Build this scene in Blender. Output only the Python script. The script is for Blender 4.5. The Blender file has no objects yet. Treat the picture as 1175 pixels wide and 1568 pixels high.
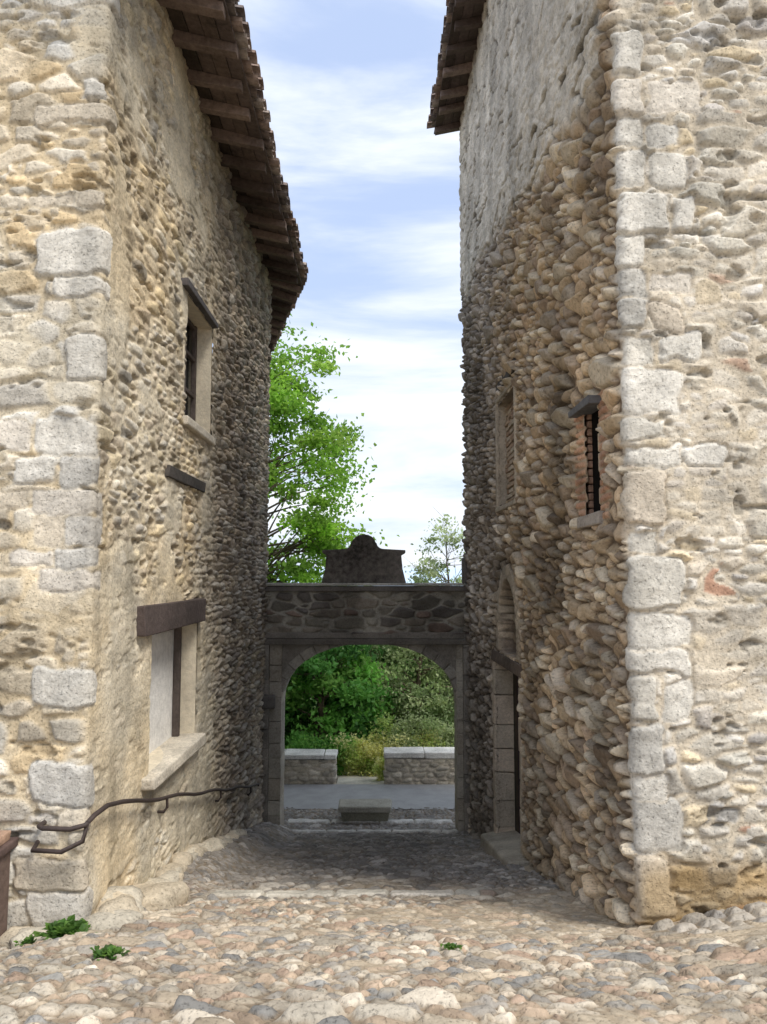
import bpy, math, random
import numpy as np
from mathutils import Vector, Matrix
random.seed(5)
S=bpy.context.scene
COL=S.collection

# ------------------------------------------------------------------ helpers
_T={}
def vnoise(x,y,seed):
    if seed not in _T: _T[seed]=np.random.default_rng(seed).random((256,256))
    T=_T[seed]
    xi=np.floor(x).astype(np.int64); yi=np.floor(y).astype(np.int64)
    fx=x-xi; fy=y-yi
    fx=fx*fx*(3-2*fx); fy=fy*fy*(3-2*fy)
    a=T[xi&255,yi&255]; b=T[(xi+1)&255,yi&255]; c=T[xi&255,(yi+1)&255]; d=T[(xi+1)&255,(yi+1)&255]
    return (a*(1-fx)+b*fx)*(1-fy)+(c*(1-fx)+d*fx)*fy
def fbm(x,y,seed,o=4):
    s=0;a=.5;t=0
    for i in range(o):
        s=s+a*vnoise(x*2**i+17.3*i,y*2**i+5.1*i,seed+i); t+=a; a*=.5
    return s/t
def sst(x,a,b):
    t=np.clip((x-a)/(b-a),0,1); return t*t*(3-2*t)
def lerp(a,b,t): return a+(b-a)*t
def lerpc(a,b,t): return a+(b-a)*t[...,None]
def flat(c,U): return np.array(c)[None,None]*np.ones(U.shape)[...,None]

def cells(u,z,cw,ch,seed,wt=.3,p=2.6,jy=.55):
    N=256
    T=np.random.default_rng(seed).random((N,N,6))
    X=u/cw; Y=z/ch
    iy=np.floor(Y).astype(np.int64)
    F1=np.full(u.shape,9.);F2=np.full(u.shape,9.)
    I=np.zeros(u.shape,np.int64);J=np.zeros(u.shape,np.int64)
    LX=np.zeros(u.shape);LY=np.zeros(u.shape)
    for dj in (-1,0,1):
        r=(iy+dj); off=T[r&255,7,5]*3.0
        Xr=X-off; ix=np.floor(Xr).astype(np.int64)
        for di in (-1,0,1):
            c=ix+di
            t=T[r&255,c&255]
            px=c+.5+(t[...,0]-.5)*.8; py=r+.5+(t[...,1]-.5)*jy
            lx=Xr-px; ly=Y-py
            d=(np.abs(lx)**p+np.abs(ly)**p)**(1/p)-wt*(t[...,2]-.5)
            m=d<F1
            F2=np.where(m,F1,np.minimum(F2,d)); F1=np.where(m,d,F1)
            I=np.where(m,r&255,I);J=np.where(m,c&255,J)
            LX=np.where(m,lx,LX);LY=np.where(m,ly,LY)
    R=T[I,J]
    return F1,F2,R,LX,LY
def rubble(u,z,cw,ch,seed,joint=.006,rnd=.03,amp=.03,tilt=.4,wt=.3,p=2.6,jy=.55,pw=2.2):
    F1,F2,R,LX,LY=cells(u,z,cw,ch,seed,wt,p,jy)
    e=(F2-F1)*.5*min(cw,ch)*1.2
    e=e-(R[...,0]-.5)*joint*1.2
    t=np.clip((e-joint)/rnd,0,1); prof=1-(1-t)**pw
    h=amp*prof*(.45+.8*R[...,3]+tilt*((R[...,4]-.5)*LX*2+(R[...,2]-.5)*LY*2))
    m=sst(e,joint*.5,joint*1.6+.002)
    return h,m,R
def mix3(a,b,t): return (lerp(a[0],b[0],t),lerp(a[1],b[1],t),np.where((t>.5)[...,None],b[2],a[2]))
def pal(r,b,cols,var=.3):
    c=np.array(cols); i=np.minimum((r*len(cols)).astype(int),len(cols)-1)
    return c[i]*(1-var/2+var*b)[...,None]
def warp(U,Z,sd,a=.10,b=.055,k=.6):
    return (U+a*(fbm(U*3,Z*3,sd,3)-.5)+.035*k*(fbm(U*11,Z*13,sd+40,3)-.5), Z+b*(fbm(U*3,Z*4,sd+10,3)-.5)+.028*k*(fbm(U*12,Z*14,sd+50,3)-.5))

def raw_mesh(name,V,F,mat=None,col=None,smooth=True,parent=None):
    V=np.asarray(V,dtype=np.float32).reshape(-1,3); F=np.asarray(F,dtype=np.int32)
    k=F.shape[1]; me=bpy.data.meshes.new(name)
    me.vertices.add(len(V)); me.vertices.foreach_set('co',V.ravel())
    me.loops.add(F.size); me.loops.foreach_set('vertex_index',F.ravel())
    me.polygons.add(len(F)); me.polygons.foreach_set('loop_start',np.arange(0,F.size,k,dtype=np.int32))
    try: me.polygons.foreach_set('loop_total',np.full(len(F),k,dtype=np.int32))
    except Exception: pass
    me.polygons.foreach_set('use_smooth',np.full(len(F),bool(smooth)))
    me.update(calc_edges=True)
    if col is not None:
        a=me.color_attributes.new('Col','FLOAT_COLOR','POINT')
        c=np.ones((len(V),4),dtype=np.float32); c[:,:3]=np.asarray(col).reshape(-1,3)
        a.data.foreach_set('color',c.ravel())
    me.validate()
    ob=bpy.data.objects.new(name,me); COL.objects.link(ob)
    if mat: me.materials.append(mat)
    if parent: ob.parent=parent
    return ob
def empty(name):
    e=bpy.data.objects.new(name,None); COL.objects.link(e); return e

class MB:
    def __init__(s): s.v=[];s.f=[];s.c=[]
    def hexa(s,P,c=(1,1,1)):
        b=len(s.v); s.v+= [tuple(p) for p in P]; s.c+=[c]*8
        for q in ((0,3,2,1),(4,5,6,7),(0,1,5,4),(1,2,6,5),(2,3,7,6),(3,0,4,7)): s.f.append(tuple(b+i for i in q))
    def box(s,x0,x1,y0,y1,z0,z1,c=(1,1,1),j=0):
        r=lambda:random.uniform(-j,j)
        s.hexa([(x+r(),y+r(),z+r()) for x,y,z in ((x0,y0,z0),(x1,y0,z0),(x1,y1,z0),(x0,y1,z0),(x0,y0,z1),(x1,y0,z1),(x1,y1,z1),(x0,y1,z1))],c)
    def tube(s,pts,rad,n=7,c=(1,1,1)):
        b=len(s.v); pts=[Vector(p) for p in pts]
        for i,p in enumerate(pts):
            t=(pts[min(i+1,len(pts)-1)]-pts[max(i-1,0)]).normalized()
            a=t.orthogonal().normalized() if abs(t.z)>.9 else t.cross(Vector((0,0,1))).normalized()
            q=t.cross(a)
            for k in range(n):
                w=2*math.pi*k/n; v=p+(a*math.cos(w)+q*math.sin(w))*rad[i]
                s.v.append(tuple(v)); s.c.append(c)
        for i in range(len(pts)-1):
            for k in range(n):
                s.f.append((b+i*n+k,b+i*n+(k+1)%n,b+(i+1)*n+(k+1)%n,b+(i+1)*n+k))
    def obj(s,name,mat,parent=None,smooth=False,bevel=0,col=True,seg=2):
        ob=raw_mesh(name,s.v,s.f,mat,s.c if col else None,smooth,parent)
        if bevel:
            m=ob.modifiers.new('b','BEVEL'); m.width=bevel; m.segments=seg; m.limit_method='ANGLE'
        return ob

# ------------------------------------------------------------------ materials
def nodes(mat):
    mat.use_nodes=True; nt=mat.node_tree; nt.nodes.clear(); return nt
def mk_mat(name,base=None,rough=.9,vary=.35,nscale=25,bump=.5,bdist=.01,bs=60,stretch=None,spec=.2,pits=False):
    m=bpy.data.materials.new(name); nt=nodes(m); N=nt.nodes; L=nt.links
    out=N.new('ShaderNodeOutputMaterial'); bs_=N.new('ShaderNodeBsdfPrincipled')
    L.new(bs_.outputs[0],out.inputs[0])
    bs_.inputs['Roughness'].default_value=rough
    bs_.inputs['Specular IOR Level'].default_value=spec
    tc=N.new('ShaderNodeTexCoord'); co=tc.outputs['Object']
    if stretch:
        mp=N.new('ShaderNodeMapping'); mp.inputs['Scale'].default_value=stretch; L.new(co,mp.inputs[0]); co=mp.outputs[0]
    at=N.new('ShaderNodeAttribute'); at.attribute_name='Col'
    n1=N.new('ShaderNodeTexNoise'); n1.inputs['Scale'].default_value=nscale; n1.inputs['Detail'].default_value=8; n1.inputs['Roughness'].default_value=.7
    L.new(co,n1.inputs['Vector'])
    n2=N.new('ShaderNodeTexNoise'); n2.inputs['Scale'].default_value=nscale*.09; n2.inputs['Detail'].default_value=5; L.new(co,n2.inputs['Vector'])
    ad=N.new('ShaderNodeMath'); ad.operation='ADD'; L.new(n1.outputs[0],ad.inputs[0]); L.new(n2.outputs[0],ad.inputs[1])
    mr=N.new('ShaderNodeMapRange'); mr.inputs[1].default_value=.7; mr.inputs[2].default_value=1.3
    mr.inputs[3].default_value=1-vary; mr.inputs[4].default_value=1+vary; L.new(ad.outputs[0],mr.inputs[0])
    fac=mr.outputs[0]
    nb=N.new('ShaderNodeTexNoise'); nb.inputs['Scale'].default_value=bs; nb.inputs['Detail'].default_value=10; nb.inputs['Roughness'].default_value=.7
    L.new(co,nb.inputs['Vector']); hgt=nb.outputs[0]
    if pits:
        vo=N.new('ShaderNodeTexNoise'); vo.inputs['Scale'].default_value=60; vo.inputs['Detail'].default_value=5; L.new(co,vo.inputs['Vector'])
        pr=N.new('ShaderNodeMapRange'); pr.inputs[1].default_value=.28; pr.inputs[2].default_value=.42; pr.inputs[3].default_value=.7; pr.inputs[4].default_value=1; L.new(vo.outputs[0],pr.inputs[0])
        mu0=N.new('ShaderNodeMath'); mu0.operation='MULTIPLY'; L.new(fac,mu0.inputs[0]); L.new(pr.outputs[0],mu0.inputs[1]); fac=mu0.outputs[0]
        mu1=N.new('ShaderNodeMath'); mu1.operation='ADD'; L.new(hgt,mu1.inputs[0]); L.new(pr.outputs[0],mu1.inputs[1]); hgt=mu1.outputs[0]
    mx=N.new('ShaderNodeMix'); mx.data_type='RGBA'; mx.blend_type='MULTIPLY'; mx.inputs[0].default_value=1
    L.new(at.outputs['Color'],mx.inputs[6])
    cb=N.new('ShaderNodeCombineColor')
    for i in range(3):
        if base is None: L.new(fac,cb.inputs[i])
        else:
            mu=N.new('ShaderNodeMath'); mu.operation='MULTIPLY'; L.new(fac,mu.inputs[0]); mu.inputs[1].default_value=base[i]; L.new(mu.outputs[0],cb.inputs[i])
    L.new(cb.outputs[0],mx.inputs[7]); L.new(mx.outputs[2],bs_.inputs['Base Color'])
    bp=N.new('ShaderNodeBump'); bp.inputs['Strength'].default_value=bump; bp.inputs['Distance'].default_value=bdist
    L.new(hgt,bp.inputs['Height']); L.new(bp.outputs[0],bs_.inputs['Normal'])
    return m
STONE=mk_mat('rubble_stone',bump=.9,bdist=.018,bs=24,nscale=30,vary=.36,pits=True)
COB=mk_mat('cobble_stone',bump=.8,bdist=.013,bs=30,nscale=30,vary=.36,rough=.85,spec=.25,pits=True)
WOOD=mk_mat('weathered_wood',rough=.85,vary=.5,nscale=18,bump=.9,bdist=.015,bs=20)
METAL=mk_mat('wrought_iron',base=(.05,.035,.03),rough=.6,spec=.4)
TILE=mk_mat('clay_tile',rough=.9,vary=.5,bdist=.01,bump=.8)
PLAST=mk_mat('lime_render',rough=.95,vary=.28,nscale=16,bump=.8,bdist=.012,bs=35)
ASPH=mk_mat('asphalt',base=(.36,.36,.36),rough=.9,vary=.15,nscale=40)
VOID=mk_mat('dark_interior',base=(.012,.011,.01),rough=1,bump=0,spec=0)
GLASS=bpy.data.materials.new('dark_glass'); nt=nodes(GLASS)
o=nt.nodes.new('ShaderNodeOutputMaterial'); b=nt.nodes.new('ShaderNodeBsdfPrincipled'); nt.links.new(b.outputs[0],o.inputs[0])
b.inputs['Base Color'].default_value=(.02,.022,.025,1); b.inputs['Roughness'].default_value=.2
BARK=mk_mat('bark',base=(.14,.11,.08),rough=.95,vary=.4,bump=1,bs=30)
def leaf_mat():
    m=bpy.data.materials.new('leaf'); nt=nodes(m); N=nt.nodes;L=nt.links
    out=N.new('ShaderNodeOutputMaterial'); at=N.new('ShaderNodeAttribute'); at.attribute_name='Col'
    d=N.new('ShaderNodeBsdfPrincipled'); d.inputs['Roughness'].default_value=.55; d.inputs['Specular IOR Level'].default_value=.25
    t=N.new('ShaderNodeBsdfTranslucent'); mx=N.new('ShaderNodeMixShader'); mx.inputs[0].default_value=.5
    hs=N.new('ShaderNodeHueSaturation'); hs.inputs['Value'].default_value=1.7; hs.inputs['Hue'].default_value=.49
    L.new(at.outputs['Color'],d.inputs['Base Color']); L.new(at.outputs['Color'],hs.inputs['Color']); L.new(hs.outputs[0],t.inputs[0])
    L.new(d.outputs[0],mx.inputs[1]);L.new(t.outputs[0],mx.inputs[2]);L.new(mx.outputs[0],out.inputs[0]); return m
LEAF=leaf_mat()

# ------------------------------------------------------------------ wall sheets
def sheet(name,P,us,zs,fn,mat,drop=None,parent=None,r=.045):
    P=np.array(P,float); seg=np.diff(P,axis=0); ln=np.hypot(seg[:,0],seg[:,1]); th=np.unwrap(np.arctan2(seg[:,1],seg[:,0]))
    sk=np.cumsum(ln); s=np.arange(0,sk[-1]+.003,.003); T=np.full(s.shape,th[0])
    for k in range(len(th)-1): T=T+(th[k+1]-th[k])*sst(s,sk[k]-r,sk[k]+r)
    dx=np.cos(T);dy=np.sin(T)
    X=P[0,0]+np.concatenate([[0],np.cumsum((dx[1:]+dx[:-1])/2*.003)]); Y=P[0,1]+np.concatenate([[0],np.cumsum((dy[1:]+dy[:-1])/2*.003)])
    bx=np.interp(us,s,X);by=np.interp(us,s,Y);nx=np.interp(us,s,dy);ny=-np.interp(us,s,dx)
    U,Z=np.meshgrid(us,zs,indexing='ij')
    h,c=fn(U,Z,us,zs)
    V=np.stack([bx[:,None]+nx[:,None]*h,by[:,None]+ny[:,None]*h,Z],-1)
    nu,nz=len(us),len(zs)
    i,j=np.meshgrid(np.arange(nu-1),np.arange(nz-1),indexing='ij')
    if drop is not None:
        uc=(U[:-1,:-1]+U[1:,1:])/2; zc=(Z[:-1,:-1]+Z[1:,1:])/2; k=~drop(uc,zc); i=i[k];j=j[k]
    i=i.ravel();j=j.ravel(); a=i*nz+j
    F=np.stack([a,a+nz,a+nz+1,a+1],-1)
    return raw_mesh(name,V,F,mat,c,True,parent)
def overlay(h,c,us,zs,rects,U,Z,nseed=91,soft=.022,mort=(.45,.38,.27),wob=.025,rough=.010):
    for (u0,u1,z0,z1,amp,cc) in rects:
        ia,ib=np.searchsorted(us,[u0-.05,u1+.05]); ja,jb=np.searchsorted(zs,[z0-.05,z1+.05])
        if ib-ia<2 or jb-ja<2: continue
        u=U[ia:ib,ja:jb];z=Z[ia:ib,ja:jb]
        w=(fbm(u*6,z*6,nseed,4)-.5)*wob*2
        cu=(u0+u1)/2;cz=(z0+z1)/2; a=(u1-u0)/2;b=(z1-z0)/2;rr=min(a,b)*.35
        tl=(random.random()-.5)*.16
        zz_=z+(u-cu)*tl
        qx=np.abs(u-cu)-(a-rr);qz=np.abs(zz_-cz)-(b-rr)
        d=-(np.hypot(np.maximum(qx,0),np.maximum(qz,0))+np.minimum(np.maximum(qx,qz),0)-rr)+w
        m=sst(d,-.006,.006); mj=sst(d,-.022,-.006)
        t=np.clip(d/soft,0,1); hh=amp*(1-(1-t)**2)+rough*(fbm(u*12,z*12,nseed+3,4)-.5)*2
        H=h[ia:ib,ja:jb];C=c[ia:ib,ja:jb]
        H2=lerp(H,np.minimum(H,.010),mj*.7); C2=lerpc(C,flat(mort,u),mj*.6)
        h[ia:ib,ja:jb]=lerp(H2,hh,m)
        col=np.array(cc)[None,None]*(.74+.5*fbm(u*6,z*6,nseed+5,4))[...,None]
        c[ia:ib,ja:jb]=lerpc(C2,col,m)

def quoins(uc,z0,z1,side,seed,cs,lo=(.16,.30),long=(.34,.56),short=(.16,.26),back=(.03,.16),skip=.18,amp=.022):
    R=random.Random(seed); z=z0; out=[];k=0
    while z<z1:
        hh=R.uniform(*lo); L=R.uniform(*(long if R.random()<.5 else short)); B=R.uniform(*back)
        if R.random()>skip:
            u0,u1=(uc-L,uc+B) if side<0 else (uc-B,uc+L)
            out.append((u0,u1,z+.008,z+hh-.008,amp*R.uniform(.3,1.4),R.choice(cs)))
            if R.random()<.35:
                L2=R.uniform(.15,.4); a=(u0-.02-L2,u0-.02) if side<0 else (u1+.02,u1+.02+L2)
                out.append((a[0],a[1],z+R.uniform(0,.04),z+hh-R.uniform(0,.05),amp*R.uniform(.3,1.),R.choice(cs)))
        z+=hh; k+=1
    return out

# ---- LEFT HOUSE
PL=[(-5.5,5.45),(-2.03,5.32),(-2.0,13.05),(-3.45,18.2)]
ucL=math.hypot(3.47,.13)
def uL(Y): return ucL+(Y-5.32)
CREAM=np.array((.66,.57,.42)); 
def left_fn(U,Z,us,zs):
    Yw=U-ucL+5.32
    wu,wz=warp(U,Z,11)
    A=mix3(rubble(wu,wz,.32,.165,3,joint=.014,rnd=.020,amp=.028,tilt=.6,wt=.6,pw=1.7),rubble(wu,wz,.18,.085,6,joint=.010,rnd=.018,amp=.024,tilt=.6,wt=.6,pw=1.7),sst(fbm(U*1.7,Z*2.2,13,3),.53,.55))
    B=mix3(rubble(wu,wz,.27,.088,4,joint=.010,rnd=.020,amp=.026,tilt=.7,wt=.6,pw=1.7),rubble(wu,wz,.17,.065,8,joint=.008,rnd=.016,amp=.023,tilt=.7,wt=.5,pw=1.7),sst(fbm(U*1.2,Z*1.6,14,3),.50,.52))
    Cc=rubble(wu,wz,.27,.075,5,joint=.003,rnd=.02,amp=.045,tilt=.8,wt=.6,pw=1.8)
    nz=fbm(U*.9,Z*.9,31,4)
    fac=1-sst(U,ucL-.05,ucL+.05)
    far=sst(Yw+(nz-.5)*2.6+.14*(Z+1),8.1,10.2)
    cA=pal(A[2][...,3],A[2][...,4],[(.68,.64,.56),(.62,.57,.48),(.72,.68,.60),(.56,.52,.45),(.68,.56,.38),(.61,.59,.54),(.70,.63,.51)],.35)
    cB=pal(B[2][...,3],B[2][...,4],[(.68,.59,.44),(.62,.54,.41),(.72,.66,.54),(.54,.46,.35),(.68,.58,.40),(.51,.47,.40)],.4)
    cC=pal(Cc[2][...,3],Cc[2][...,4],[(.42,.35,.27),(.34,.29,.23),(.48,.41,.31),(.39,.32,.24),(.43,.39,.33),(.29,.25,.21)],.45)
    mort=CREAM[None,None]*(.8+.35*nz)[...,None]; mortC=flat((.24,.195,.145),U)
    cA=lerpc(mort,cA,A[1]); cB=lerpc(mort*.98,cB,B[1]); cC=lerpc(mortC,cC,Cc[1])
    pn=fbm(U*1.3+3,Z*1.5,41,5)
    bias=.20*sst(-Z,-.9,.8)*(1-fac)-.03-.08*sst(Z,2.5,4)
    pm=sst(pn+bias,.47,.60)*(1-far*.95)
    pm=np.where(Yw<5.32,sst(pn,.50,.64)*.75,pm)
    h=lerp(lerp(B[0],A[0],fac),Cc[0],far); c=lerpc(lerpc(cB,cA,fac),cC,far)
    hp=.021+.014*(fbm(U*6,Z*6,51,4)-.5)
    h=lerp(h,np.maximum(hp,h*.6),pm*.9)
    pc=np.array((.72,.64,.49))[None,None]*(.76+.44*fbm(U*3,Z*3,61,5))[...,None]
    c=lerpc(c,pc,pm*.75)
    g=sst(fbm(U*.7,Z*.7,71,4),.46,.64)*(1-far)*.45
    c=c*lerpc(flat((1,1,1),U),flat((1.02,.88,.66),U),g)
    ho=sst(fbm(U*5,Z*11,83,3),.64,.74)*(1-pm*.7)
    h=h-.035*ho; c=c*(1-.3*ho)[...,None]
    h=h+.03*(fbm(U*.8,Z*.8,81,3)-.5)+.007*(fbm(U*16,Z*20,86,3)-.5)
    cs=[(.69,.65,.57),(.64,.60,.53),(.72,.68,.60),(.64,.56,.44),(.67,.61,.52),(.60,.57,.51)]
    overlay(h,c,us,zs,quoins(ucL,-3.1,5.0,-1,9,cs,skip=.25,amp=.026,lo=(.14,.36),long=(.3,.5)),U,Z,wob=.055,mort=(.62,.54,.41))
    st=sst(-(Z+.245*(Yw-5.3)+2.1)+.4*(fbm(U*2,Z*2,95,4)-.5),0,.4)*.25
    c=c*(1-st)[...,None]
    ws=sst(fbm(U*3.5,Z*.6,97,4),.52,.7)*.22
    c=c*(1-ws)[...,None]
    return h,c
openL=[(uL(7.60),uL(8.75),1.58,2.85),(uL(6.66),uL(8.3),-1.68,-.50)]
def drop(ops):
    def f(u,z):
        m=np.zeros(u.shape,bool)
        for a,b,c,d in ops: m|=(u>a)&(u<b)&(z>c)&(z<d)
        return m
    return f
def incl(arr,vals): return np.unique(np.round(np.concatenate([arr,vals]),5))
houseL=empty('stone_house')
us=np.concatenate([np.arange(0,2.5,.05),np.arange(2.5,ucL+.3,.0115),np.arange(ucL+.3,uL(13.1),.018),np.arange(uL(13.1),ucL+7.73+5.3,.07)])
us=incl(us,[v for o_ in openL for v in o_[:2]]); zs=incl(np.concatenate([np.arange(-4.9,-3.2,.018),np.arange(-3.2,5.32,.0115)]),[v for o_ in openL for v in o_[2:]])
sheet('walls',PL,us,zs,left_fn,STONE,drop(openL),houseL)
mb=MB(); wc=(.5,.44,.34)
mb.box(-5.75,-5.5,5.44,18.2,-5,5.95,wc); mb.box(-5.5,-3.40,18.0,18.2,-5,5.2,wc)
mb.hexa([(-5.5,5.5,5.0),(-2.2,5.4,5.0),(-2.2,5.6,5.0),(-5.5,5.7,5.0),(-5.5,5.5,6.0),(-2.2,5.4,5.18),(-2.2,5.6,5.18),(-5.5,5.7,6.0)],wc)
mb.obj('rear_walls',PLAST,houseL)

mb=MB(); cj=(.68,.60,.46)
def reveal(mb,x,sx,y0,y1,z0,z1,dep,c,t=.05,front=.018):
    xa,xb=sorted((x+sx*front,x-sx*dep))
    mb.box(xa,xb,y1,y1+t,z0-t,z1+t,c); mb.box(xa,xb,y0-t,y0,z0-t,z1+t,c)
    mb.box(xa,xb,y0,y1,z1,z1+t,c); mb.box(xa,xb,y0,y1,z0-t,z0,c)
reveal(mb,-2.02,1,7.60,8.75,1.58,2.85,.24,cj); reveal(mb,-2.02,1,6.66,8.3,-1.68,-.5,.24,cj)
mb.obj('window_reveals',PLAST,houseL,bevel=.006)
mb=MB(); wd=(.10,.08,.07)
mb.box(-2.12,-1.93,7.38,8.78,2.86,2.93,(.11,.10,.10),.008)
for y in (7.60,8.16,8.62): mb.box(-2.20,-2.15,y,y+.06,1.58,2.85,wd)
for z in (1.58,2.0,2.42,2.79): mb.box(-2.198,-2.155,7.66,8.62,z,z+.045,wd)
mb.box(-2.2,-1.93,6.28,8.36,-.50,-.25,(.085,.065,.058),.014)
mb.box(-2.22,-2.15,6.66,6.72,-1.68,-.51,wd); mb.box(-2.2,-2.13,8.14,8.2,-1.68,-.51,wd)
mb.box(-2.2,-2.15,6.72,8.14,-.56,-.51,wd)
mb.box(-2.1,-1.960,6.98,8.42,.90,1.0,(.08,.07,.062),.014)
mb.obj('window_timbers',WOOD,houseL,bevel=.008)
mb=MB(); mb.box(-2.3,-2.22,7.5,8.85,1.5,2.9); mb.obj('upper_pane',GLASS,houseL)
mb=MB(); mb.box(-2.30,-2.205,6.7,8.25,-1.7,-.45,(.82,.80,.76)); mb.obj('window_blind',PLAST,houseL)
mb=MB()
mb.box(-2.2,-1.94,7.54,8.80,1.49,1.58,(.62,.56,.46),.006)
mb.box(-2.24,-1.89,6.5,8.33,-1.78,-1.68,(.62,.56,.46),.01)
mb.obj('sills',STONE,houseL,bevel=.015)

# ---- eaves
def eave(prefix,parent,path,side,ze,slope=.25,run=4.6,raf=.52,woodc=(.125,.093,.078)):
    W=MB();Tm=MB()
    for k in range(len(path)-1):
        a=Vector(path[k]+(0,));b=Vector(path[k+1]+(0,)); t=(b-a); L=t.length; t.normalize()
        n=Vector((-t.y,t.x,0))*side
        def pt(s,o,z): return a+t*s+n*o+Vector((0,0,ze+slope*o+z))
        o=0
        while o<run:
            w=.15 if o<1.2 else 1.2
            jz=random.uniform(-.006,.006); cc=tuple(x*random.uniform(.95,1.05)*q_ for q_ in [random.choice([.6,.9,1.2])] for x in woodc)
            W.hexa([pt(-.02,o,jz),pt(L+.02,o,jz),pt(L+.02,o+w-.006,jz),pt(-.02,o+w-.006,jz),pt(-.02,o,.025+jz),pt(L+.02,o,.025+jz),pt(L+.02,o+w-.006,.025+jz),pt(-.02,o+w-.006,.025+jz)],cc); o+=w
        s=.15
        while s<L:
            w=.05+random.uniform(-.008,.012); d=.14+random.uniform(-.015,.03); e=.02+random.uniform(-.04,.04); sk=random.uniform(-.05,.05)
            q=random.choice([.8,1.,1.5,2.1]); cc=tuple(x*q for x in woodc)
            W.hexa([pt(s-w,e,-d*.7),pt(s+w,e,-d*.7),pt(s+w+sk,1.2,-d),pt(s-w+sk,1.2,-d),pt(s-w,e,-.004),pt(s+w,e,-.004),pt(s+w+sk,1.2,-.004),pt(s-w+sk,1.2,-.004)],cc)
            s+=raf+random.uniform(-.06,.06)
        nc=int(L/.2)
        for i in range(nc+1):
            for kind in (0,1):
                sc=i*.2+(.1 if kind else 0)
                for rw in range(int(run/.4)):
                    o0=-.10+rw*.4+random.uniform(-.035,.035) +(0 if kind else .02); o1=o0+.5
                    c=random.choice([(.30,.22,.18),(.34,.26,.22),(.25,.20,.18),(.38,.32,.28),(.20,.17,.16)])
                    bI=len(Tm.v); R=.085 if kind==0 else .09; z0=.075 if kind==0 else .125
                    lift=random.uniform(0,.014); off=random.uniform(-.012,.012)
                    for oo,dz in ((o0,.03+lift),(o1,0)):
                        for rad in (R,R-.014):
                            for q in range(7):
                                w=math.pi*q/6
                                zz=(-math.sin(w) if kind==0 else math.sin(w))*rad*.75
                                Tm.v.append(tuple(pt(sc+off+math.cos(w)*rad,oo,z0+zz+dz+(.03 if kind==0 else 0)))); Tm.c.append(c)
                    for q in range(6):
                        A=bI+q
                        Tm.f+= [(A,A+1,A+15,A+14),(A+7,A+21,A+22,A+8),(A,A+7,A+8,A+1),(A+14,A+15,A+22,A+21)]
    W.obj(prefix+'_timbers',WOOD,parent,bevel=.004,seg=1); Tm.obj(prefix+'_tiles',TILE,parent,smooth=False)
eave('roof',houseL,[(-1.39,4.8),(-1.42,12.95),(-2.72,17.6)],1,5.02)

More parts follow.
